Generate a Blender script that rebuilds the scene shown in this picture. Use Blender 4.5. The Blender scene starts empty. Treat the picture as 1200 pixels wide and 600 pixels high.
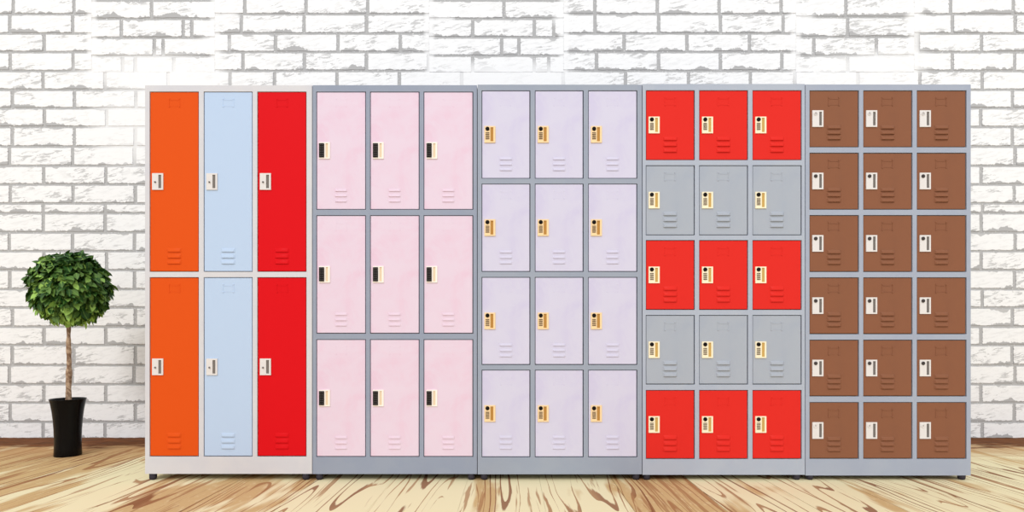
import bpy, bmesh, math, random
from mathutils import Vector, Matrix

# ---------------------------------------------------------------- camera, light, exposure
S = bpy.context.scene
COL = S.collection
F_PX = 700.0          # focal length in pixels of the 1200 x 600 frame
CAM_H = 0.672
HORIZON = 395.0
YL = 2.8              # plane of the locker fronts
YW = 3.986            # plane of the brick wall
cam_data = bpy.data.cameras.new('camera')
cam = bpy.data.objects.new('camera', cam_data)
COL.objects.link(cam)
cam.location = (0, 0, CAM_H)
cam.rotation_euler = (math.radians(90), 0, 0)
cam_data.sensor_width = 36.0
cam_data.lens = F_PX / 1200.0 * 36.0
cam_data.shift_y = (HORIZON - 300.0) / 1200.0
cam_data.clip_start = 0.02
S.camera = cam

world = bpy.data.worlds.new('studio_daylight')
S.world = world
world.use_nodes = True
bgn = world.node_tree.nodes['Background']
bgn.inputs[0].default_value = (1.0, 1.0, 1.0, 1)
bgn.inputs[1].default_value = 1.0

sun_d = bpy.data.lights.new('sun', 'SUN')
sun_d.energy = 1.25
sun_d.angle = math.radians(16)
sun = bpy.data.objects.new('sun', sun_d)
COL.objects.link(sun)
sun.rotation_euler = Vector((-0.22, -1.0, 0.80)).to_track_quat('Z', 'Y').to_euler()
sun.location = (0, 0, 4)

S.view_settings.view_transform = 'Standard'
S.view_settings.look = 'None'
S.view_settings.exposure = 0.0
S.view_settings.gamma = 1.0
S.view_settings.use_curve_mapping = False
S.cycles.max_bounces = 6

# ---------------------------------------------------------------- helpers
def lin(c):
    out = []
    for v in c[:3]:
        v = v / 255.0
        out.append(v / 12.92 if v <= 0.04045 else ((v + 0.055) / 1.055) ** 2.4)
    return (out[0], out[1], out[2], 1.0)


def wx(px, y=YL):
    return (px - 600.0) * y / F_PX


def wz(py, y=YL):
    return CAM_H + (HORIZON - py) * y / F_PX


def mat(name, rgb=None, rough=0.5, spec=0.15, metal=0.0, lin_rgb=None):
    m = bpy.data.materials.new(name)
    m.use_nodes = True
    b = m.node_tree.nodes['Principled BSDF']
    b.inputs['Base Color'].default_value = lin_rgb + (1.0,) if lin_rgb else lin(rgb)
    b.inputs['Roughness'].default_value = rough
    b.inputs['Specular IOR Level'].default_value = spec
    b.inputs['Metallic'].default_value = metal
    return m


class N:
    """small node-graph writer"""
    def __init__(self, m):
        self.t = m.node_tree
        self.b = self.t.nodes['Principled BSDF']

    def put(self, sock, v):
        if hasattr(v, 'is_output') or isinstance(v, bpy.types.NodeSocket):
            self.t.links.new(v, sock)
        elif isinstance(v, (tuple, list)):
            if len(v) == 3 and len(sock.default_value) == 4:
                v = tuple(v) + (1.0,)
            sock.default_value = v
        else:
            sock.default_value = v

    def math(self, op, a, b=0.0, c=None, clamp=False):
        n = self.t.nodes.new('ShaderNodeMath')
        n.operation = op
        n.use_clamp = clamp
        self.put(n.inputs[0], a)
        self.put(n.inputs[1], b)
        if c is not None:
            self.put(n.inputs[2], c)
        return n.outputs[0]

    def obj(self):
        return self.t.nodes.new('ShaderNodeTexCoord').outputs['Object']

    def sep(self, v):
        n = self.t.nodes.new('ShaderNodeSeparateXYZ')
        self.put(n.inputs[0], v)
        return n.outputs

    def comb(self, x, y, z):
        n = self.t.nodes.new('ShaderNodeCombineXYZ')
        for s, v in zip(n.inputs, (x, y, z)):
            self.put(s, v)
        return n.outputs[0]

    def noise(self, vec, scale=1.0, detail=2.0, rough=0.5, dist=0.0):
        n = self.t.nodes.new('ShaderNodeTexNoise')
        self.put(n.inputs['Vector'], vec)
        n.inputs['Scale'].default_value = scale
        n.inputs['Detail'].default_value = detail
        n.inputs['Roughness'].default_value = rough
        n.inputs['Distortion'].default_value = dist
        return n.outputs['Fac']

    def smooth(self, v, a, b, lo=0.0, hi=1.0):
        n = self.t.nodes.new('ShaderNodeMapRange')
        n.interpolation_type = 'SMOOTHSTEP'
        self.put(n.inputs['Value'], v)
        self.put(n.inputs['From Min'], a)
        self.put(n.inputs['From Max'], b)
        n.inputs['To Min'].default_value = lo
        n.inputs['To Max'].default_value = hi
        return n.outputs['Result']

    def mix(self, f, a, b):
        n = self.t.nodes.new('ShaderNodeMix')
        n.data_type = 'RGBA'
        self.put(n.inputs[0], f)
        self.put(n.inputs[6], a)
        self.put(n.inputs[7], b)
        return n.outputs[2]

    def attr(self, name):
        n = self.t.nodes.new('ShaderNodeAttribute')
        n.attribute_name = name
        return n.outputs

    def bump(self, h, strength, dist):
        n = self.t.nodes.new('ShaderNodeBump')
        n.inputs['Strength'].default_value = strength
        n.inputs['Distance'].default_value = dist
        self.put(n.inputs['Height'], h)
        self.t.links.new(n.outputs[0], self.b.inputs['Normal'])

    def color(self, c):
        self.put(self.b.inputs['Base Color'], c)


def box(bm, x0, x1, y0, y1, z0, z1, mi=0):
    vs = [bm.verts.new(p) for p in ((x0, y0, z0), (x1, y0, z0), (x1, y1, z0), (x0, y1, z0),
                                    (x0, y0, z1), (x1, y0, z1), (x1, y1, z1), (x0, y1, z1))]
    fs = []
    for q in ((0, 3, 2, 1), (4, 5, 6, 7), (0, 1, 5, 4), (1, 2, 6, 5), (2, 3, 7, 6), (3, 0, 4, 7)):
        f = bm.faces.new([vs[i] for i in q])
        f.material_index = mi
        fs.append(f)
    return fs


def bevel_all(bm, w, seg=2):
    bmesh.ops.bevel(bm, geom=list(bm.edges), offset=w, segments=seg, affect='EDGES', profile=0.6)


def lathe(bm, prof, n=32, cx=0.0, cy=0.0, cap0=True, cap1=True, smooth=True):
    rings = []
    for r, z in prof:
        rings.append([bm.verts.new((cx + r * math.cos(2 * math.pi * i / n),
                                    cy + r * math.sin(2 * math.pi * i / n), z)) for i in range(n)])
    for a, b in zip(rings, rings[1:]):
        for i in range(n):
            f = bm.faces.new((a[i], a[(i + 1) % n], b[(i + 1) % n], b[i]))
            f.smooth = smooth
    if cap0:
        bm.faces.new(list(reversed(rings[0])))
    if cap1:
        bm.faces.new(rings[-1])


def disc_y(bm, x, z, prof, n=20):
    """turned shape whose axis points out of the door (towards -y)"""
    rings = []
    for r, y in prof:
        rings.append([bm.verts.new((x + r * math.cos(2 * math.pi * i / n), y,
                                    z + r * math.sin(2 * math.pi * i / n))) for i in range(n)])
    for a, b in zip(rings, rings[1:]):
        for i in range(n):
            bm.faces.new((a[i], a[(i + 1) % n], b[(i + 1) % n], b[i]))
    bm.faces.new(rings[-1])
    bm.faces.new(list(reversed(rings[0])))


def to_mesh(name, bm, mats):
    bmesh.ops.recalc_face_normals(bm, faces=bm.faces)
    me = bpy.data.meshes.new(name)
    bm.to_mesh(me)
    bm.free()
    for m in (mats if isinstance(mats, (list, tuple)) else [mats]):
        me.materials.append(m)
    return me


def put(name, me, parent=None, loc=(0, 0, 0), label=None):
    o = bpy.data.objects.new(name, me)
    COL.objects.link(o)
    o.parent = parent
    o.location = loc
    if label:
        o['label'] = label
    return o


def thing(name, label, cat, loc):
    o = bpy.data.objects.new(name, None)
    o.empty_display_size = 0.2
    COL.objects.link(o)
    o.location = loc
    o['label'] = label
    o['category'] = cat
    return o


def rnd(seed):
    return random.Random(seed)


# ---------------------------------------------------------------- brick wall
def bricks_material():
    m = mat('whitewashed_brick', (250, 250, 250), 0.85, 0.1)
    g = N(m)
    P = g.obj()
    px, py, pz = g.sep(P)
    at = g.attr('brick')
    u, v, r = g.sep(at['Vector'])          # metres from the left end, from the bottom edge, random
    off = g.math('MULTIPLY', r, 37.0)
    # worn strip creeping up from the lower edge of some bricks, down from the top of a few
    nx = g.noise(g.comb(g.math('MULTIPLY', px, 5.0), 0.0, off), 1.0, 4.0, 0.65)
    nf = g.noise(g.comb(g.math('MULTIPLY', px, 30.0), g.math('MULTIPLY', pz, 60.0), off), 1.0, 4.0, 0.7)
    h = g.math('MULTIPLY', g.math('MAXIMUM', g.math('SUBTRACT', nx, 0.48), 0.0), 0.17)
    h = g.math('ADD', h, g.math('MULTIPLY', g.math('SUBTRACT', nf, 0.5), 0.034))
    worn = g.smooth(g.math('SUBTRACT', h, v), -0.001, 0.003)
    nt = g.noise(g.comb(g.math('MULTIPLY', px, 6.0), 9.0, off), 1.0, 3.0, 0.6)
    ht = g.math('MULTIPLY', g.math('MAXIMUM', g.math('SUBTRACT', nt, 0.58), 0.0), 0.16)
    ht = g.math('ADD', ht, g.math('MULTIPLY', g.math('SUBTRACT', nf, 0.5), 0.012))
    at2 = g.attr('brick_size')
    w_, h_, r2 = g.sep(at2['Vector'])
    wt = g.smooth(g.math('SUBTRACT', ht, g.math('SUBTRACT', h_, v)), -0.001, 0.003)
    # crumbled ends
    du = g.math('MINIMUM', u, g.math('SUBTRACT', w_, u))
    ne = g.noise(g.comb(g.math('MULTIPLY', px, 20.0), g.math('MULTIPLY', pz, 70.0), 3.0), 1.0, 3.0, 0.7)
    we = g.smooth(g.math('SUBTRACT', g.math('MULTIPLY', g.math('SUBTRACT', ne, 0.5), 0.05), du), -0.001, 0.003)
    # slanting trowel marks and pitted spots
    rot = g.comb(g.math('ADD', g.math('MULTIPLY', px, 9.0), g.math('MULTIPLY', pz, 9.0)),
                 g.math('SUBTRACT', g.math('MULTIPLY', pz, 42.0), g.math('MULTIPLY', px, 10.0)), off)
    ns = g.noise(rot, 1.4, 5.0, 0.72, 0.4)
    nm = g.noise(g.comb(g.math('MULTIPLY', px, 4.0), g.math('MULTIPLY', pz, 9.0), off), 1.0, 2.0)
    mark = g.math('MULTIPLY', g.smooth(ns, 0.515, 0.56), g.smooth(nm, 0.49, 0.60))
    faint = g.math('MULTIPLY', g.smooth(ns, 0.49, 0.60), 0.17)
    a = g.math('MAXIMUM', g.math('MAXIMUM', worn, g.math('MULTIPLY', wt, 0.8)), we)
    a = g.math('MAXIMUM', a, g.math('MULTIPLY', mark, 0.7))
    a = g.math('MAXIMUM', a, faint)
    a = g.math('MULTIPLY', a, fade_mask(g, px, pz))
    g.color(g.mix(a, C['brick_white'], C['mortar']))
    g.bump(g.math('ADD', g.math('MULTIPLY', ns, 0.5), g.math('MULTIPLY', a, -0.5)), 0.12, 0.004)
    return m


FADES = [(172, 84, 90, 26), (215, 92, 60, 22), (560, 90, 70, 20), (620, 90, 60, 22), (1000, 86, 80, 24), (1050, 72, 50, 18),
         (150, 150, 50, 50), (250, 52, 22, 12), (268, 20, 14, 10), (520, 20, 14, 8), (660, 24, 14, 10), (1072, 24, 14, 14),
         (938, 20, 18, 10)] + [(q, 40, 7, 70) for q in (107.6, 252, 503, 660.5, 932.5, 1071)]


def fade_mask(g, px, pz):
    """brush-thick whitewash that covers the joints in places"""
    out = 1.0
    for fx, fy, rx, ry in FADES:
        cx, cz = wx(fx, YW), wz(fy, YW)
        ax, az = rx * YW / F_PX, ry * YW / F_PX
        dx = g.math('DIVIDE', g.math('SUBTRACT', px, cx), ax)
        dz = g.math('DIVIDE', g.math('SUBTRACT', pz, cz), az)
        d = g.math('ADD', g.math('MULTIPLY', dx, dx), g.math('MULTIPLY', dz, dz))
        k = g.smooth(d, 0.1, 1.3, 0.25, 1.0)
        out = k if isinstance(out, float) else g.math('MULTIPLY', out, k)
    return g.math('MAXIMUM', out, 0.12)


def mortar_material():
    m = mat('grey_mortar', (190, 190, 190), 0.9, 0.1)
    g = N(m)
    P = g.obj()
    px, py, pz = g.sep(P)
    n = g.noise(P, 60.0, 4.0, 0.7)
    spots = g.smooth(g.noise(g.comb(g.math('MULTIPLY', px, 90.0), 0.0, g.math('MULTIPLY', pz, 110.0)), 1.0, 2.0), 0.60, 0.68, 0.0, 0.6)
    vert = g.mix(spots, C['mortar'], C['brick_white'])
    f = fade_mask(g, px, pz)
    g.color(g.mix(f, C['brick_white'], vert))
    g.bump(n, 0.3, 0.004)
    return m


C = {
    'brick_white': (0.875, 0.88, 0.89),
    'mortar': (0.44, 0.44, 0.445),
}


def build_wall():
    courses = [17, 39.6, 61.3, 83.4, 105.5, 127, 149, 172, 194.5, 216.4, 238.6, 250, 272.5, 294.5, 316.6, 339,
               360.5, 383, 404.5, 428, 450.4, 472, 494.5, 516.5]
    A, B = 'A', 'B'
    joints = [
        [12, 85.5, 283, 356.5, 429.5, 503, 697.3, 771.6, 844, 917.5, 1115.7, 1189],
        [52, 107.6, 269, 323, 396.2, 469.3, 517.5, 660, 731.3, 804.8, 878, 932.5, 1075.7, 1149.6],
        [12.5, 86, 285, 357, 429.5, 502.5, 699, 771.6, 844, 916, 1115.7, 1188.6],
        [51, 123.5, 197.4, 270, 322, 395, 468, 541, 660, 733, 806.6, 879, 931, 1005, 1077.5, 1150.5],
    ]
    lowL = [(15, 87.7, 159.6), (52.5, 125.4), (15, 87.6, 159), (11.4, 85.5, 158), (51.6, 124.5), (12.6, 86, 159),
            (51, 123.6), (51, 123.6), (11.4, 85.5, 158), (52, 125.4), (12, 86, 158), (52, 125), (15, 87.6, 159),
            (52, 124.5), (15, 87, 159), (11.4, 85, 157.5), (52, 124.5), (12.6, 87, 159), (51, 123.6)]
    lowR = [1185.8, 1148.7, 1185.8, 1189, 1149, 1188, 1151, 1149.3, 1189, 1149.4, 1188.3, 1150.5, 1186, 1149, 1185.5,
            1189, 1149, 1188, 1150.5]
    for l, r in zip(lowL, lowR):
        row = list(l)
        x = row[-1] + 73.3
        while x < r - 40:
            row.append(x)
            x += 73.3
        row.append(r)
        joints.append(row)
    # patches laid half a course lower at the top of the wall:  x0, x1, [bed joints], [[perpends]]
    patches = [
        (107.6, 252.0, [1, 22.5, 44.5, 66, 86.5], [[178, 252], [142.5, 225, 215], [181, 191.4], [144, 159, 204]]),
        (503.0, 660.5, [1, 22.3, 44, 65.6, 86], [[590.5], [554, 626, 648.8], [588, 608], [554, 626, 643]]),
        (932.5, 1071.0, [-2, 20.3, 43.5, 65.6, 86], [[991], [993], [953.3, 1026.7], [993]]),
    ]
    rects = []
    XL, XR = -440.0, 1640.0
    rows = [(courses[i], courses[i + 1], joints[i]) for i in range(len(courses) - 1)]
    rows.insert(0, (-5.0, 17.0, [16, 87, 287, 359, 431, 503, 697, 770, 842.5, 915, 1113.5, 1187]))
    y = -5.0
    k = 0
    while y > -70:
        rows.insert(0, (y - 22.1, y, [12 + 36.6 * (k % 2) + 73.3 * j for j in range(16)]))
        y -= 22.1
        k += 1
    for (t, b, js) in rows:
        js = sorted(js)
        x = js[0] - 73.3
        while x > XL:
            js.insert(0, x)
            x -= 73.3
        x = js[-1] + 73.3
        while x < XR:
            js.append(x)
            x += 73.3
        js = [XL] + js + [XR]
        for a, c in zip(js, js[1:]):
            if c - a < 3:
                continue
            segs = [(a, c)]
            if -10 <= t < 70:
                for (p0, p1, beds, perps) in patches:
                    ns = []
                    for (s, e) in segs:
                        if e <= p0 or s >= p1:
                            ns.append((s, e))
                        else:
                            if s < p0 - 6:
                                ns.append((s, p0))
                            if e > p1 + 6:
                                ns.append((p1, e))
                    segs = ns
            for s, e in segs:
                rects.append((s, e, t, b))
    for (p0, p1, beds, perps) in patches:
        for i in range(4):
            js = sorted(set([p0] + [q for q in perps[i] if p0 + 4 < q < p1 - 4] + [p1]))
            for a, c in zip(js, js[1:]):
                rects.append((a, c, beds[i], beds[i + 1]))
    R = rnd(4)
    bm = bmesh.new()
    lay = bm.loops.layers.float_vector.new('brick')
    lay2 = bm.loops.layers.float_vector.new('brick_size')
    jw = 1.75                       # half joint, pixels at the wall
    zfloor = 0.0
    EDGE = {p for q in patches for p in q[:2]}
    for (a, c, t, b) in rects:
        ea, ec = (t < 95 and a in EDGE), (t < 95 and c in EDGE)      # bricks that butt without a joint
        x0, x1 = wx(a + (0.05 if ea else jw), YW), wx(c - (0.05 if ec else jw), YW)
        z0, z1 = wz(b - jw * 0.9, YW), wz(t + jw * 0.9, YW)
        z0 = max(z0, zfloor + 0.001)
        if z1 - z0 < 0.02 or x1 - x0 < 0.01:
            continue
        r, r2 = R.random(), R.random()
        dy = 0.0030 + 0.001 * r2
        j = lambda s: R.uniform(-s, s)
        nu = max(2, int((x1 - x0) / 0.03))
        # ragged outline: a strip of front quads, sides back to the mortar
        top = [bm.verts.new((x0 + (x1 - x0) * i / nu, YW - dy, z1 + j(0.0016))) for i in range(nu + 1)]
        bot = [bm.verts.new((x0 + (x1 - x0) * i / nu, YW - dy, z0 + j(0.0016))) for i in range(nu + 1)]
        for vv in (top[0], bot[0]):
            vv.co.x += 0.0 if ea else abs(j(0.003))
        for vv in (top[-1], bot[-1]):
            vv.co.x -= 0.0 if ec else abs(j(0.003))
        cs = 0.005
        topb = [bm.verts.new((v.co.x, YW + 0.002, v.co.z + cs * 0.4)) for v in top]
        botb = [bm.verts.new((v.co.x, YW + 0.002, v.co.z - cs * 0.4)) for v in bot]
        faces = []
        for i in range(nu):
            faces.append(bm.faces.new((bot[i], bot[i + 1], top[i + 1], top[i])))
            faces.append(bm.faces.new((top[i], top[i + 1], topb[i + 1], topb[i])))
            faces.append(bm.faces.new((botb[i], botb[i + 1], bot[i + 1], bot[i])))
        faces.append(bm.faces.new((botb[0], bot[0], top[0], topb[0])))
        faces.append(bm.faces.new((bot[-1], botb[-1], topb[-1], top[-1])))
        for f in faces:
            for lp in f.loops:
                co = lp.vert.co
                lp[lay] = Vector((co.x - x0, co.z - z0, r))
                lp[lay2] = Vector((x1 - x0, z1 - z0, r2))
    for f in bm.faces:
        f.material_index = 0
    fs = box(bm, wx(XL, YW), wx(XR, YW), YW, YW + 0.12, 0.0, wz(-70, YW) + 0.001, 1)
    me = to_mesh('wall_back', bm, [bricks_material(), mortar_material()])
    w = put('wall_back', me)
    w['kind'] = 'structure'
    w['label'] = 'whitewashed brick wall with grey joints'


# ---------------------------------------------------------------- wooden floor
def wood_material():
    m = mat('pine_boards', (228, 214, 178), 0.8, 0.03)
    g = N(m)
    x, y, z = g.sep(g.obj())
    t = g.attr('board')
    tone, offs, plain = g.sep(t['Vector'])
    o = g.math('MULTIPLY', offs, 23.0)
    # cathedral grain: contour lines of a long stretched field
    wob = g.noise(g.comb(g.math('MULTIPLY', x, 1.6), g.math('MULTIPLY', y, 1.1), o), 1.0, 2.0)
    xw = g.math('ADD', x, g.math('MULTIPLY', g.math('SUBTRACT', wob, 0.5), 0.07))
    fld = g.noise(g.comb(g.math('MULTIPLY', xw, 4.2), g.math('MULTIPLY', y, 0.24), o), 1.0, 1.5, 0.4)
    fr = g.math('FRACT', g.math('MULTIPLY', fld, 23.0))
    edge = g.noise(g.comb(g.math('MULTIPLY', x, 60.0), g.math('MULTIPLY', y, 6.0), o), 1.0, 3.0, 0.6)
    fr2 = g.math('ADD', fr, g.math('MULTIPLY', g.math('SUBTRACT', edge, 0.5), 0.22))
    wmod = g.noise(g.comb(g.math('MULTIPLY', xw, 9.0), g.math('MULTIPLY', y, 0.9), g.math('ADD', o, 5.0)), 1.0, 2.0)
    wid = g.smooth(wmod, 0.34, 0.64, -0.05, 0.19)
    wid = g.math('ADD', wid, g.math('MULTIPLY', tone, 0.10))
    line = g.math('SUBTRACT', 1.0, g.smooth(g.math('SUBTRACT', fr2, wid), -0.03, 0.03))
    # finer needle streaks
    st = g.noise(g.comb(g.math('MULTIPLY', xw, 34.0), g.math('MULTIPLY', y, 1.3), g.math('ADD', o, 2.0)), 1.0, 3.0, 0.55)
    streak = g.smooth(st, g.math('SUBTRACT', 0.62, g.math('MULTIPLY', tone, 0.10)), g.math('SUBTRACT', 0.68, g.math('MULTIPLY', tone, 0.10)))
    # broad tan areas
    ar = g.noise(g.comb(g.math('MULTIPLY', xw, 5.0), g.math('MULTIPLY', y, 0.9), g.math('ADD', o, 11.0)), 1.0, 3.0, 0.6)
    area = g.smooth(g.math('ADD', ar, g.math('MULTIPLY', tone, 0.30)), 0.60, 0.68)
    sp = g.noise(g.comb(g.math('MULTIPLY', x, 40.0), g.math('MULTIPLY', y, 16.0), o), 1.0, 4.0, 0.7)
    area = g.math('MULTIPLY', area, g.smooth(sp, 0.34, 0.46, 0.72, 1.0))
    col = g.mix(area, C['wood_cream'], C['wood_tan'])
    col = g.mix(g.math('MULTIPLY', streak, 0.75), col, C['wood_brown'])
    deep = g.smooth(wmod, 0.52, 0.64)
    lc = g.mix(deep, C['wood_brown'], C['wood_dark'])
    col = g.mix(g.math('MULTIPLY', line, 0.85), col, lc)
    # painted shade: reddish-brown gradient darkening the boards towards the wall
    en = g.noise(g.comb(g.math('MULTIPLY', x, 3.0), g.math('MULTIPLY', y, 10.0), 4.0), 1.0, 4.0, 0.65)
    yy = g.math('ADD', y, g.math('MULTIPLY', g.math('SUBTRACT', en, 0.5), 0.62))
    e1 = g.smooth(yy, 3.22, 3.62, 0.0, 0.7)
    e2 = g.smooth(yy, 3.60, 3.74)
    col = g.mix(e1, col, C['wood_tan_shade'])
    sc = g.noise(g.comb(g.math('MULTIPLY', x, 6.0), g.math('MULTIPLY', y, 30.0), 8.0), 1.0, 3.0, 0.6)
    shade_col = g.mix(g.smooth(sc, 0.42, 0.58), C['wood_shade'], C['wood_shade2'])
    col = g.mix(g.math('MULTIPLY', e2, 0.92), col, shade_col)
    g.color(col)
    return m


C.update({
    'wood_cream': (0.78, 0.695, 0.45),
    'wood_tan': (0.57, 0.39, 0.19),
    'wood_tan_shade': (0.46, 0.26, 0.12),
    'wood_brown': (0.36, 0.17, 0.075),
    'wood_dark': (0.22, 0.07, 0.03),
    'wood_shade': (0.085, 0.028, 0.013),  # shade tones painted on the boards along the wall
    'wood_shade2': (0.16, 0.05, 0.018),
})


def build_floor():
    seams = [(-6.2, .4), (-5.6, .2), (-5.0, .4), (-4.4, .3), (-3.9, .5), (-3.4, .45), (-3.0, .75), (-2.6, .6), (-2.28, .6), (-1.96, .1), (-1.645, .55),
             (-1.28, .5), (-0.92, .15), (-0.56, .0), (-0.21, .05), (0.13, .0), (0.472, 1.15), (0.83, .0), (1.19, .05),
             (1.53, .1), (1.87, .15), (2.16, .1), (2.45, .3), (2.74, .25), (3.02, .35), (3.4, .4), (3.9, .3),
             (4.4, .2), (5.0, .4), (5.6, .3), (6.2, 0)]
    R = rnd(11)
    bm = bmesh.new()
    lay = bm.loops.layers.float_vector.new('board')
    for (a, tone), (b, _) in zip(seams, seams[1:]):
        seen = not (-0.93 < a < 0.2)
        gp = 0.0016 if seen else 0.0004
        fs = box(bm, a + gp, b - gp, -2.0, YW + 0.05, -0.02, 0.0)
        off = 0.31 if -0.93 < a < 0.2 else R.random()
        for f in fs:
            for lp in f.loops:
                lp[lay] = Vector((tone, off, 0))
    fs = box(bm, -6.2, 6.2, -2.0, YW + 0.05, -0.06, -0.021)
    for f in fs:
        f.material_index = 1
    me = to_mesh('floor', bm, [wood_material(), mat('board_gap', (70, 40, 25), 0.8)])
    o = put('floor', me)
    o['kind'] = 'structure'
    o['label'] = 'pale pine board floor with brown grain'


# ---------------------------------------------------------------- lockers
PX = YL / F_PX     # metres per photograph pixel on the locker fronts (4 mm)
PAINT = {
    'orange': (0.7100, 0.0864, 0.0094), 'pale_blue': (0.4770, 0.6001, 0.7944), 'scarlet': (0.6700, 0.0066, 0.0111),
    'pink': (0.7400, 0.6072, 0.7215), 'lavender': (0.6260, 0.6060, 0.7487), 'tomato': (0.7100, 0.0277, 0.0207),
    'silver': (0.39, 0.425, 0.49), 'brown': (0.2484, 0.1037, 0.0572),
    'frame_warm_grey': (0.635, 0.628, 0.655), 'frame_slate': (0.300, 0.335, 0.418), 'frame_mid': (0.328, 0.365, 0.44),
    'frame_silver': (0.42, 0.46, 0.54), 'frame_blue_grey': (0.37, 0.408, 0.495),
    'plate_grey': (0.72, 0.69, 0.68), 'plate_cream': (0.93, 0.85, 0.78), 'plate_gold': (0.90, 0.66, 0.38),
    'plate_ivory': (0.92, 0.82, 0.60), 'plate_white': (0.73, 0.70, 0.69),
    'slot_grey': (0.20, 0.18, 0.165), 'slot_cream': (0.78, 0.64, 0.46), 'slot_gold': (0.48, 0.25, 0.065),
    'slot_brass': (0.58, 0.38, 0.12), 'slot_dark': (0.17, 0.155, 0.145),
    'black': (0.012, 0.010, 0.010), 'ink': (0.10, 0.06, 0.04), 'grey_mark': (0.30, 0.28, 0.28), 'dark_knob': (0.07, 0.06, 0.06),
    'rubber': (0.045, 0.04, 0.05),
}
MATS = {}


def paint(key):
    if key in MATS:
        return MATS[key]
    rough = 0.42
    m = mat(key + '_enamel', lin_rgb=PAINT[key], rough=rough, spec=0.05)
    c = PAINT[key]
    if key in ('pink', 'lavender', 'silver', 'frame_warm_grey', 'frame_slate', 'frame_mid', 'frame_silver', 'frame_blue_grey', 'brown'):
        g = N(m)
        n = g.noise(g.obj(), 5.0, 4.0, 0.6, 0.5)
        amt = {'pink': (1.0, 0.90, 0.93), 'lavender': (0.94, 0.92, 0.98)}.get(key, (0.95, 0.96, 0.985))
        g.color(g.mix(g.smooth(n, 0.42, 0.66), c, tuple(a * b for a, b in zip(c, amt))))
    MATS[key] = m
    return m


def louvre(bm, xc, z0, w, h, p):
    """pressed hood: rises from the sheet at its top and is open underneath"""
    prof = [(0.0, 1.0), (0.45, 0.80), (0.85, 0.45), (1.0, 0.12), (0.92, 0.0), (0.0, 0.0)]
    L, Rr = [], []
    for (q, s) in prof:
        inset = 0.008 * q
        L.append(bm.verts.new((xc - w / 2 + inset, -p * q + 0.0003, z0 + h * s)))
        Rr.append(bm.verts.new((xc + w / 2 - inset, -p * q + 0.0003, z0 + h * s)))
    for i in range(len(prof) - 1):
        f = bm.faces.new((L[i], Rr[i], Rr[i + 1], L[i + 1]))
        f.smooth = i < 2
    bm.faces.new(L)
    bm.faces.new(list(reversed(Rr)))


def door_mesh(w, h, key, lv):
    """origin: centre of the bottom front edge; lv = (width, pitch, hood height, bottom gap, projection) in pixels"""
    bm = bmesh.new()
    box(bm, -w / 2, w / 2, 0.0, 0.018, 0.0, h)
    bevel_all(bm, 0.0014, 2)
    lw, pitch, hh, gap, proj = lv
    for i in range(3):
        louvre(bm, 0.0, (gap + pitch * i) * PX, lw * PX, hh * PX, proj)
    return to_mesh('door', bm, paint(key))


def holder_mesh(key, relief):
    """stamped frame for a name card: four corner pips and two short bars"""
    bm = bmesh.new()
    w, h = 12.5 * PX, 9.0 * PX
    b = 0.0036
    for s in (-1, 1):
        x = s * w / 2
        box(bm, x - b / 2, x + b / 2, -relief * 0.55, 0.0, -h / 2, h / 2)
        for t in (-1, 1):
            disc_y(bm, x - s * 0.001, t * h / 2, [(b * 1.15, 0.0), (b * 1.1, -relief * 0.7), (b * 0.5, -relief)], 10)
    box(bm, -w / 2 + b, w / 2 - b, -relief * 0.5, 0.0, h * 0.30, h * 0.30 + b * 0.8)
    box(bm, -w / 2 + b, w / 2 - b, -relief * 0.35, 0.0, -h * 0.5, -h * 0.5 + b * 0.6)
    return to_mesh('card_holder', bm, paint(key))


def plate_mesh(key, w, h, sx0, sx1, sz0, sz1, thick):
    """lock plate with a real window for the finger pull"""
    bm = bmesh.new()
    xs = [-w / 2, sx0, sx1, w / 2]
    zs = [-h / 2, sz0, sz1, h / 2]
    fr = [[bm.verts.new((x, -thick, z)) for x in xs] for z in zs]
    bk = [[bm.verts.new((x, 0.0, z)) for x in xs] for z in zs]
    for i in range(3):
        for j in range(3):
            if i == 1 and j == 1:
                continue
            bm.faces.new((fr[i][j], fr[i][j + 1], fr[i + 1][j + 1], fr[i + 1][j]))
    for i in range(3):
        bm.faces.new((fr[i][0], fr[i + 1][0], bk[i + 1][0], bk[i][0]))
        bm.faces.new((fr[i][3], bk[i][3], bk[i + 1][3], fr[i + 1][3]))
        bm.faces.new((fr[0][i], bk[0][i], bk[0][i + 1], fr[0][i + 1]))
        bm.faces.new((fr[3][i], fr[3][i + 1], bk[3][i + 1], bk[3][i]))
    bm.faces.new((fr[1][1], fr[2][1], bk[2][1], bk[1][1]))
    bm.faces.new((fr[1][2], bk[1][2], bk[2][2], fr[2][2]))
    bm.faces.new((fr[1][1], bk[1][1], bk[1][2], fr[1][2]))
    bm.faces.new((fr[2][1], fr[2][2], bk[2][2], bk[2][1]))
    return to_mesh('lock_plate', bm, paint(key))


def small_box(name, key, w, d, h, bev=0.0):
    bm = bmesh.new()
    box(bm, -w / 2, w / 2, -d, 0.0, -h / 2, h / 2)
    if bev:
        bevel_all(bm, bev, 2)
    return to_mesh(name, bm, paint(key))


def knob_mesh(name, key, r, d, grip=True):
    bm = bmesh.new()
    disc_y(bm, 0, 0, [(r, 0.0), (r, -d * 0.5), (r * 0.86, -d * 0.7), (r * 0.55, -d * 0.75), (r * 0.5, -d)], 22)
    if grip:
        box(bm, -r * 0.16, r * 0.16, -d * 1.25, -d * 0.9, -r * 0.62, r * 0.62)
    return to_mesh(name, bm, paint(key))


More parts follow.
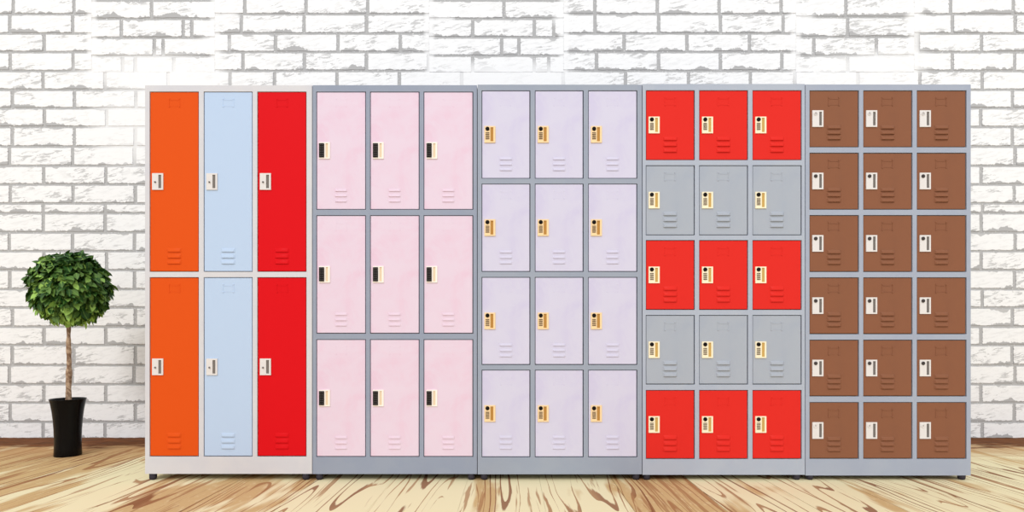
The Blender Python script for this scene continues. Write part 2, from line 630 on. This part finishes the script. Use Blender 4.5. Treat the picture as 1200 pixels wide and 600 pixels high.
def keypad_mesh(w, h):
    bm = bmesh.new()
    box(bm, -w / 2, w / 2, -0.004, 0.0, -h / 2, h / 2, 0)
    for r in range(6):
        for c in range(2):
            x = (c - 0.5) * w * 0.42
            z = h * (-0.40 + r * 0.16)
            box(bm, x - w * 0.15, x + w * 0.15, -0.0055, -0.004, z - h * 0.045, z + h * 0.045, 1)
    return to_mesh('keypad', bm, [paint('black'), paint('ink_key')])


PAINT['ink_key'] = (0.06, 0.055, 0.05)


def ring_mesh(r):
    bm = bmesh.new()
    disc_y(bm, 0, 0, [(r, 0.0), (r, -0.002), (r * 0.78, -0.0026), (r * 0.74, -0.0012), (r * 0.3, -0.0012)], 22)
    return to_mesh('lock_cylinder', bm, paint('plate_white'))


CACHE = {}


def cached(key, fn, *a):
    if key not in CACHE:
        CACHE[key] = fn(*a)
    return CACHE[key]


PT = 0.005      # lock plate projection
PW, PH = 12.8 * PX, 19.4 * PX


def fit_lock(door, kind, dw, dh, cab, row):
    """hang the lock fittings on a door: all are children of the door"""
    # the plate's left edge stands 3.6 px from the opening, 2.8 px from the door edge
    cx = -dw / 2 + 2.6 * PX + PW / 2
    cz = dh / 2
    P = {'key': ('plate_grey', 'slot_grey'), 'keypad': ('plate_cream', 'slot_cream'), 'dial': ('plate_gold', 'slot_gold'),
         'dial2': ('plate_ivory', 'slot_brass'), 'cam': ('plate_white', 'slot_dark')}[kind]
    sl = {'key': (0.9, 4.4, 7.9), 'keypad': (1.5, 4.3, 8.3), 'dial': (0.6, 4.1, 8.2), 'dial2': (1.1, 4.4, 8.3), 'cam': (1.5, 4.6, 8.0)}[kind]
    x0, x1, hh = sl[0] * PX, sl[1] * PX, sl[2] * PX
    pm = cached(('plate', kind), plate_mesh, P[0], PW, PH, x0, x1, -hh, hh, PT)
    put('lock_plate', pm, door, (cx, 0.0, cz))
    sm = cached(('slot', kind), small_box, 'finger_pull', P[1], x1 - x0 + 0.001, 0.0012, 2 * hh + 0.001)
    put('finger_pull', sm, door, (cx + (x0 + x1) / 2, 0.0002, cz))
    if kind == 'key':
        me = cached('keyhole', knob_mesh, 'keyhole', 'grey_mark', 1.15 * PX, 0.003, False)
        put('keyhole', me, door, (cx - 2.6 * PX, -PT, cz - 0.8 * PX))
        me = cached('key', small_box, 'key', 'dark_knob', 0.9 * PX, 0.008, 0.6 * PX)
        put('key', me, door, (cx - 2.2 * PX, -PT - 0.002, cz - 0.9 * PX), 'small dark key stub')
    elif kind == 'keypad':
        me = cached('keypad', keypad_mesh, 5.8 * PX, 16.4 * PX)
        put('keypad', me, door, (cx - 3.1 * PX, -PT, cz), 'black keypad')
    elif kind in ('dial', 'dial2'):
        me = cached('dial', knob_mesh, 'dial', 'black', 2.35 * PX, 0.006, True)
        put('dial', me, door, (cx - 2.8 * PX, -PT, cz + 6.3 * PX), 'round black dial')
        me = cached('wheel', small_box, 'number_wheel', 'ink', 4.4 * PX, 0.0022, 0.85 * PX, 0.0006)
        for i in range(5):
            put('number_wheel', me, door, (cx - 2.8 * PX, -PT, cz + (1.6 - 1.75 * i) * PX))
    elif kind == 'cam':
        x, z = cx - 2.8 * PX, cz + 5.6 * PX
        if row == 0:
            me = cached('cam0', ring_mesh, 2.2 * PX)
            put('lock_cylinder', me, door, (x, -PT, z))
            me = cached('cam0b', small_box, 'keyhole', 'grey_mark', 3.4 * PX, 0.0016, 0.8 * PX)
            put('keyhole', me, door, (x, -PT, z - 0.6 * PX))
            put('keyhole', me, door, (x, -PT, z + 1.1 * PX))
        elif row == 5:
            me = cached('cam5', ring_mesh, 2.4 * PX)
            put('lock_cylinder', me, door, (x, -PT, z))
            me = cached('cam5b', small_box, 'keyhole', 'dark_knob', 0.8 * PX, 0.0022, 1.0 * PX)
            put('keyhole', me, door, (x, -PT, z))
        else:
            me = cached('cam1', knob_mesh, 'lock_knob', 'dark_knob', 2.05 * PX, 0.006, True)
            put('lock_knob', me, door, (x, -PT, z), 'dark round lock knob')


def cabinet(name, label, fx, fy, cols, rows, colour, frame, lv, kind, relief, feet, names=None):
    """fx, fy: frame outline in px; cols / rows: door openings in px; colour(r, c) -> paint"""
    X0, X1 = wx(fx[0]), wx(fx[1])
    Z1, Z0 = wz(fy[0]), wz(fy[1])
    depth = 0.45
    xc = (X0 + X1) / 2
    root = thing(name, label, 'locker', (xc, YL + depth / 2, 0.0))
    yf = -depth / 2           # front plane in local coordinates
    bm = bmesh.new()
    xs = [X0 - xc] + [v for c in cols for v in (wx(c[0]) - xc, wx(c[1]) - xc)] + [X1 - xc]
    ys = rows                  # px
    zs = []
    for (t, b) in ys:
        zs += [wz(t), wz(b)]
    zs = [Z1] + zs + [Z0]
    ft = 0.020                 # depth of the folded front frame
    for i in range(0, len(xs), 2):
        box(bm, xs[i], xs[i + 1], yf, yf + ft, Z0, Z1)
    for i in range(0, len(zs), 2):
        for c in range(len(cols)):
            box(bm, xs[1 + 2 * c], xs[2 + 2 * c], yf, yf + ft, zs[i + 1], zs[i])
    # carcase: sides, partitions, top, bottom, shelves, back
    t = 0.002
    yb = depth / 2
    box(bm, X0 - xc, X0 - xc + t, yf + ft, yb, Z0, Z1)
    box(bm, X1 - xc - t, X1 - xc, yf + ft, yb, Z0, Z1)
    box(bm, X0 - xc + t, X1 - xc - t, yf + ft, yb, Z1 - t, Z1)
    box(bm, X0 - xc + t, X1 - xc - t, yf + ft, yb, Z0, Z0 + t)
    box(bm, X0 - xc + t, X1 - xc - t, yb - t, yb, Z0 + t, Z1 - t)
    for c in range(len(cols) - 1):
        xm = (xs[2 + 2 * c] + xs[3 + 2 * c]) / 2
        box(bm, xm - t / 2, xm + t / 2, yf + ft, yb - t, Z0 + t, Z1 - t)
    for i in range(2, len(zs) - 1, 2):
        zm = (zs[i] + zs[i + 1]) / 2
        for c in range(len(cols)):
            box(bm, xs[1 + 2 * c] + 0.001, xs[2 + 2 * c] - 0.001, yf + ft, yb - t, zm - t / 2, zm + t / 2)
    put('cabinet_body', to_mesh('cabinet_body', bm, paint(frame)), root)
    # feet
    def foot():
        b = bmesh.new()
        lathe(b, [(0.006, 0.0), (0.012, 0.0005), (0.0158, 0.006), (0.0165, 0.012), (0.0165, Z0)], 20)
        return to_mesh('foot', b, paint('rubber'))
    fm = foot()
    for fpx in feet:
        for yy in (yf + 0.020, yb - 0.03):
            put('foot', fm, root, (wx(fpx) - xc, yy, 0.0))
    # doors
    gl, gr, gt, gb = 0.7, 1.0, 0.75, 0.9
    for r, (t_, b_) in enumerate(rows):
        for c, (l_, r_) in enumerate(cols):
            dw = (r_ - l_ - gl - gr) * PX
            dh = (b_ - t_ - gt - gb) * PX
            key = colour(r, c)
            me = cached(('door', round(dw, 3), round(dh, 3), key, lv), door_mesh, dw, dh, key, lv)
            xm = wx(l_ + gl) + dw / 2 - xc
            lab = names(r, c) if names else None
            d = put('door', me, root, (xm, yf + 0.0025, wz(b_ - gb)), lab)
            hm = cached(('holder', key, relief), holder_mesh, key, relief)
            put('card_holder', hm, d, (0.0, 0.0002, dh - 12.2 * PX))
            fit_lock(d, kind, dw, dh, name, r)
    return root


def rows_of(t0, h, pitch, n):
    return [(t0 + pitch * i, t0 + pitch * i + h) for i in range(n)]


def build_lockers():
    c1 = ['orange', 'pale_blue', 'scarlet']
    n1 = ['orange door', 'pale blue door', 'bright red door']
    cabinet('locker_cabinet', 'light grey locker cabinet with tall orange, pale blue and red doors in two rows',
            (170, 365.6), (100, 555.3), [(175.2, 233.0), (238.6, 296.0), (301.4, 359.2)], [(107.2, 318.5), (324.8, 535.1)],
            lambda r, c: c1[c], 'frame_warm_grey', (17, 7.0, 4.6, 8.4, 0.0055), 'key', 0.0022, (176.5, 357.0),
            lambda r, c: n1[c])
    cabinet('locker_cabinet', 'slate grey locker cabinet with nine pale pink doors and black keypad locks',
            (366.4, 558.9), (99.8, 555.5), [(370.6, 428.8), (433.6, 491.6), (496.4, 554.6)],
            [(107.3, 245.7), (252.2, 391.0), (397.6, 535.5)],
            lambda r, c: 'pink', 'frame_slate', (15.5, 6.2, 3.2, 8.2, 0.0040), 'keypad', 0.0008, (373.0, 552.0))
    cabinet('locker_cabinet', 'grey locker cabinet with twelve lavender doors in four rows and gold dial locks',
            (559.7, 752.2), (99.2, 555.8), [(564.4, 621.5), (626.8, 683.9), (689.2, 746.9)],
            [(105.9, 209.3), (215.2, 318.5), (324.6, 427.6), (433.4, 535.9)],
            lambda r, c: 'lavender', 'frame_mid', (16, 6.3, 3.2, 8.6, 0.0040), 'dial', 0.0008, (567.2, 746.2))
    c4 = ['tomato', 'silver', 'tomato', 'silver', 'tomato']
    cabinet('locker_cabinet', 'light grey locker cabinet with five rows of doors alternating red and grey',
            (753.0, 943.2), (98.4, 556.4), [(756.8, 814.3), (819.3, 876.7), (881.8, 939.6)],
            [(105.6, 187.7), (193.6, 275.7), (281.3, 363.2), (369.2, 450.6), (457.0, 538.0)],
            lambda r, c: c4[r], 'frame_silver', (17, 6.9, 4.6, 8.6, 0.0070), 'dial2', 0.0022, (758.8, 935.5),
            lambda r, c: 'red door' if r % 2 == 0 else 'grey door')
    cabinet('locker_cabinet', 'blue grey locker cabinet with eighteen brown doors in six rows and white lock plates',
            (944.0, 1137.6), (99.0, 557.2), [(948.6, 1006.7), (1011.6, 1069.4), (1074.4, 1132.8)],
            [(105.8, 172.6), (178.9, 245.7), (252.0, 318.7), (325.0, 391.6), (398.1, 464.6), (471.2, 537.8)],
            lambda r, c: 'brown', 'frame_blue_grey', (17, 6.3, 4.4, 8.2, 0.0075), 'cam', 0.0028, (951.2, 1130.4))


# ---------------------------------------------------------------- potted tree
def leaf_material():
    m = mat('glossy_green_leaves', (60, 120, 40), 0.5, 0.25)
    g = N(m)
    r, u, _ = g.sep(g.attr('leaf')['Vector'])
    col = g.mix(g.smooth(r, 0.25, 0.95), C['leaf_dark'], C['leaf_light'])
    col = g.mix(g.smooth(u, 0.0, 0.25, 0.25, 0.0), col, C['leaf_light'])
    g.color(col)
    return m


C.update({'leaf_dark': (0.020, 0.075, 0.012), 'leaf_light': (0.34, 0.56, 0.11), 'bark': (0.50, 0.36, 0.25), 'bark2': (0.22, 0.13, 0.08)})


def build_plant():
    Y = 3.39
    cx = wx(79.6, Y)
    root = thing('topiary_tree', 'round clipped leafy tree on a bare stem in a black flared pot', 'plant', (cx, Y, 0.0))
    k = Y / F_PX
    # pot
    bm = bmesh.new()
    PS = 0.86
    prof = [(0.070, 0.0), (0.0765, 0.002), (0.0775, 0.006), (0.0750, 0.05), (0.0745, 0.10), (0.0765, 0.16), (0.0810, 0.22),
            (0.0875, 0.275), (0.0955, 0.318), (0.1010, 0.340), (0.1030, 0.343), (0.1020, 0.3455), (0.0990, 0.344), (0.0900, 0.318), (0.085, 0.30)]
    lathe(bm, [(r * PS, z * 0.935) for r, z in prof], 64)
    put('pot', to_mesh('pot', bm, mat('black_ceramic', lin_rgb=(0.004, 0.004, 0.0045), rough=0.22, spec=0.12)), root, (0, 0, 0), 'glossy black flared pot')
    bm = bmesh.new()
    R = rnd(2)
    n = 20
    rings = []
    for j in range(6):
        rr = 0.0765 * (1 - j / 6.0)
        rings.append([bm.verts.new((rr * math.cos(2 * math.pi * i / n), rr * math.sin(2 * math.pi * i / n), 0.296 + R.uniform(-.002, .003) + 0.004 * j / 5)) for i in range(n)])
    for a, b in zip(rings, rings[1:]):
        for i in range(n):
            bm.faces.new((a[i], a[(i + 1) % n], b[(i + 1) % n], b[i]))
    bm.faces.new(rings[-1])
    put('soil', to_mesh('soil', bm, mat('dark_soil', (50, 36, 26), 0.9)), root)
    # trunk: twisted, knotted stem
    bm = bmesh.new()
    n, m_ = 14, 60
    prev = None
    first = None
    for j in range(m_ + 1):
        t = j / m_
        z = 0.28 + t * (0.86 - 0.28)
        r = 0.0072 * (1 - t) + 0.0082 + 0.0012 * math.sin(23 * t + 1) + 0.0008 * math.sin(61 * t)
        ox = 0.002 + 0.006 * t + 0.002 * math.sin(6 * t)
        ring = []
        for i in range(n):
            a = 2 * math.pi * i / n
            rr = r * (1 + 0.10 * math.sin(3 * a + 14 * t) + 0.05 * math.sin(5 * a - 30 * t))
            ring.append(bm.verts.new((ox + rr * math.cos(a), rr * math.sin(a), z)))
        if prev:
            for i in range(n):
                f = bm.faces.new((prev[i], prev[(i + 1) % n], ring[(i + 1) % n], ring[i]))
                f.smooth = True
        else:
            first = ring
        prev = ring
    bm.faces.new(prev)
    bm.faces.new(list(reversed(first)))
    bk = mat('ringed_bark', (150, 120, 95), 0.8)
    g = N(bk)
    x, y, z = g.sep(g.obj())
    nn = g.noise(g.comb(g.math('MULTIPLY', x, 40.0), g.math('MULTIPLY', y, 40.0), g.math('ADD', g.math('MULTIPLY', z, 60.0), g.math('MULTIPLY', x, 60.0))), 1.0, 3.0, 0.6)
    g.color(g.mix(g.smooth(nn, 0.40, 0.62), C['bark2'], C['bark']))
    g.bump(nn, 0.5, 0.004)
    trunk = put('trunk', to_mesh('trunk', bm, bk), root)
    # a few branches inside the crown
    R = rnd(5)
    czc = wz(337.5, Y)
    rx, rz = 40.0 * k, 43.5 * k
    ccx = 2.8 * k
    for b_ in range(9):
        bm = bmesh.new()
        az = b_ * 2.4
        d = Vector((math.cos(az), math.sin(az), 0.55 + 0.5 * R.random())).normalized()
        p = Vector((0.009, 0, 0.80 + 0.012 * (b_ % 4)))
        u = d.orthogonal().normalized()
        v = d.cross(u)
        rr0 = []
        for s in range(5):
            q = p + d * (0.036 * s) + Vector((0, 0, 0.008 * s * s * 0.3))
            ra = 0.0055 * (1 - s / 6)
            rr0.append([bm.verts.new(q + (u * math.cos(2 * math.pi * i / 7) + v * math.sin(2 * math.pi * i / 7)) * ra) for i in range(7)])
        for a, b in zip(rr0, rr0[1:]):
            for i in range(7):
                bm.faces.new((a[i], a[(i + 1) % 7], b[(i + 1) % 7], b[i]))
        bm.faces.new(rr0[-1])
        bm.faces.new(rr0[0])
        put('branch', to_mesh('branch', bm, bk), trunk)
    # leaves
    bm = bmesh.new()
    lay = bm.loops.layers.float_vector.new('leaf')
    R = rnd(8)

    def rad(d):
        a = math.atan2(d.z, d.x)
        e = math.atan2(d.y, d.x)
        k_ = 1 + 0.035 * math.sin(5 * a + 1.0) + 0.03 * math.sin(9 * a + 2 * e) + 0.02 * math.sin(4 * e)
        if d.z > 0:
            k_ -= 0.07 * math.exp(-((d.x + 0.02) / 0.16) ** 2)
        return k_

    NL = 3000
    for i in range(NL):
        z = 1 - 2 * (i + 0.5) / NL
        th = i * 2.399963 + R.uniform(-0.2, 0.2)
        s = math.sqrt(max(0, 1 - z * z))
        d = Vector((s * math.cos(th), s * math.sin(th), z))
        f = 1.06 - 0.56 * R.random() ** 1.4
        c = Vector((d.x * rx, d.y * rx, d.z * rz)) * (f * rad(d) * 0.90)
        c.x += ccx
        c.z += czc
        # leaf axis: outward and hanging
        out = Vector((d.x, d.y, d.z * 0.7)).normalized()
        ax = (out * R.uniform(0.35, 0.9) + Vector((R.uniform(-.6, .6), R.uniform(-.6, .6), R.uniform(-.9, 0.15) - 0.15))).normalized()
        nr = (out + Vector((R.uniform(-.5, .5), R.uniform(-.5, .5), R.uniform(0.0, .8)))).normalized()
        side = ax.cross(nr)
        if side.length < 0.05:
            side = ax.orthogonal()
        side.normalize()
        nr = side.cross(ax).normalized()
        L = R.uniform(0.040, 0.064)
        W = L * R.uniform(0.27, 0.34)
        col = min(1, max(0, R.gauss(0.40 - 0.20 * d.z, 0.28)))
        p0 = c - ax * L * 0.35
        pts = []
        for (t, w, lift) in ((0.0, 0.10, 0.0), (0.28, 0.86, 0.10), (0.55, 1.0, 0.13), (0.8, 0.6, 0.08), (1.0, 0.0, -0.02)):
            mid = p0 + ax * (L * t) + nr * (-L * 0.10 * t * t)
            if w == 0.0:
                pts.append((mid,))
            else:
                up = nr * (L * lift * 0.9)
                pts.append((mid - side * W * w + up, mid, mid + side * W * w + up))
        vs = [[bm.verts.new(q) for q in row] for row in pts]
        fs = []
        for a, b in zip(vs, vs[1:]):
            if len(b) == 3:
                fs.append(bm.faces.new((a[0], a[1], b[1], b[0])))
                fs.append(bm.faces.new((a[1], a[2], b[2], b[1])))
            else:
                fs.append(bm.faces.new((a[0], a[1], b[0])))
                fs.append(bm.faces.new((a[1], a[2], b[0])))
        for f_ in fs:
            f_.smooth = True
            for lp in f_.loops:
                t = (lp.vert.co - p0).dot(ax) / L
                mid_d = abs((lp.vert.co - p0).dot(side)) / W
                lp[lay] = Vector((col, mid_d, t))
    me = bpy.data.meshes.new('foliage')
    bm.to_mesh(me)
    bm.free()
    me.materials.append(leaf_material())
    put('foliage', me, root)


build_wall()
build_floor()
build_lockers()
build_plant()
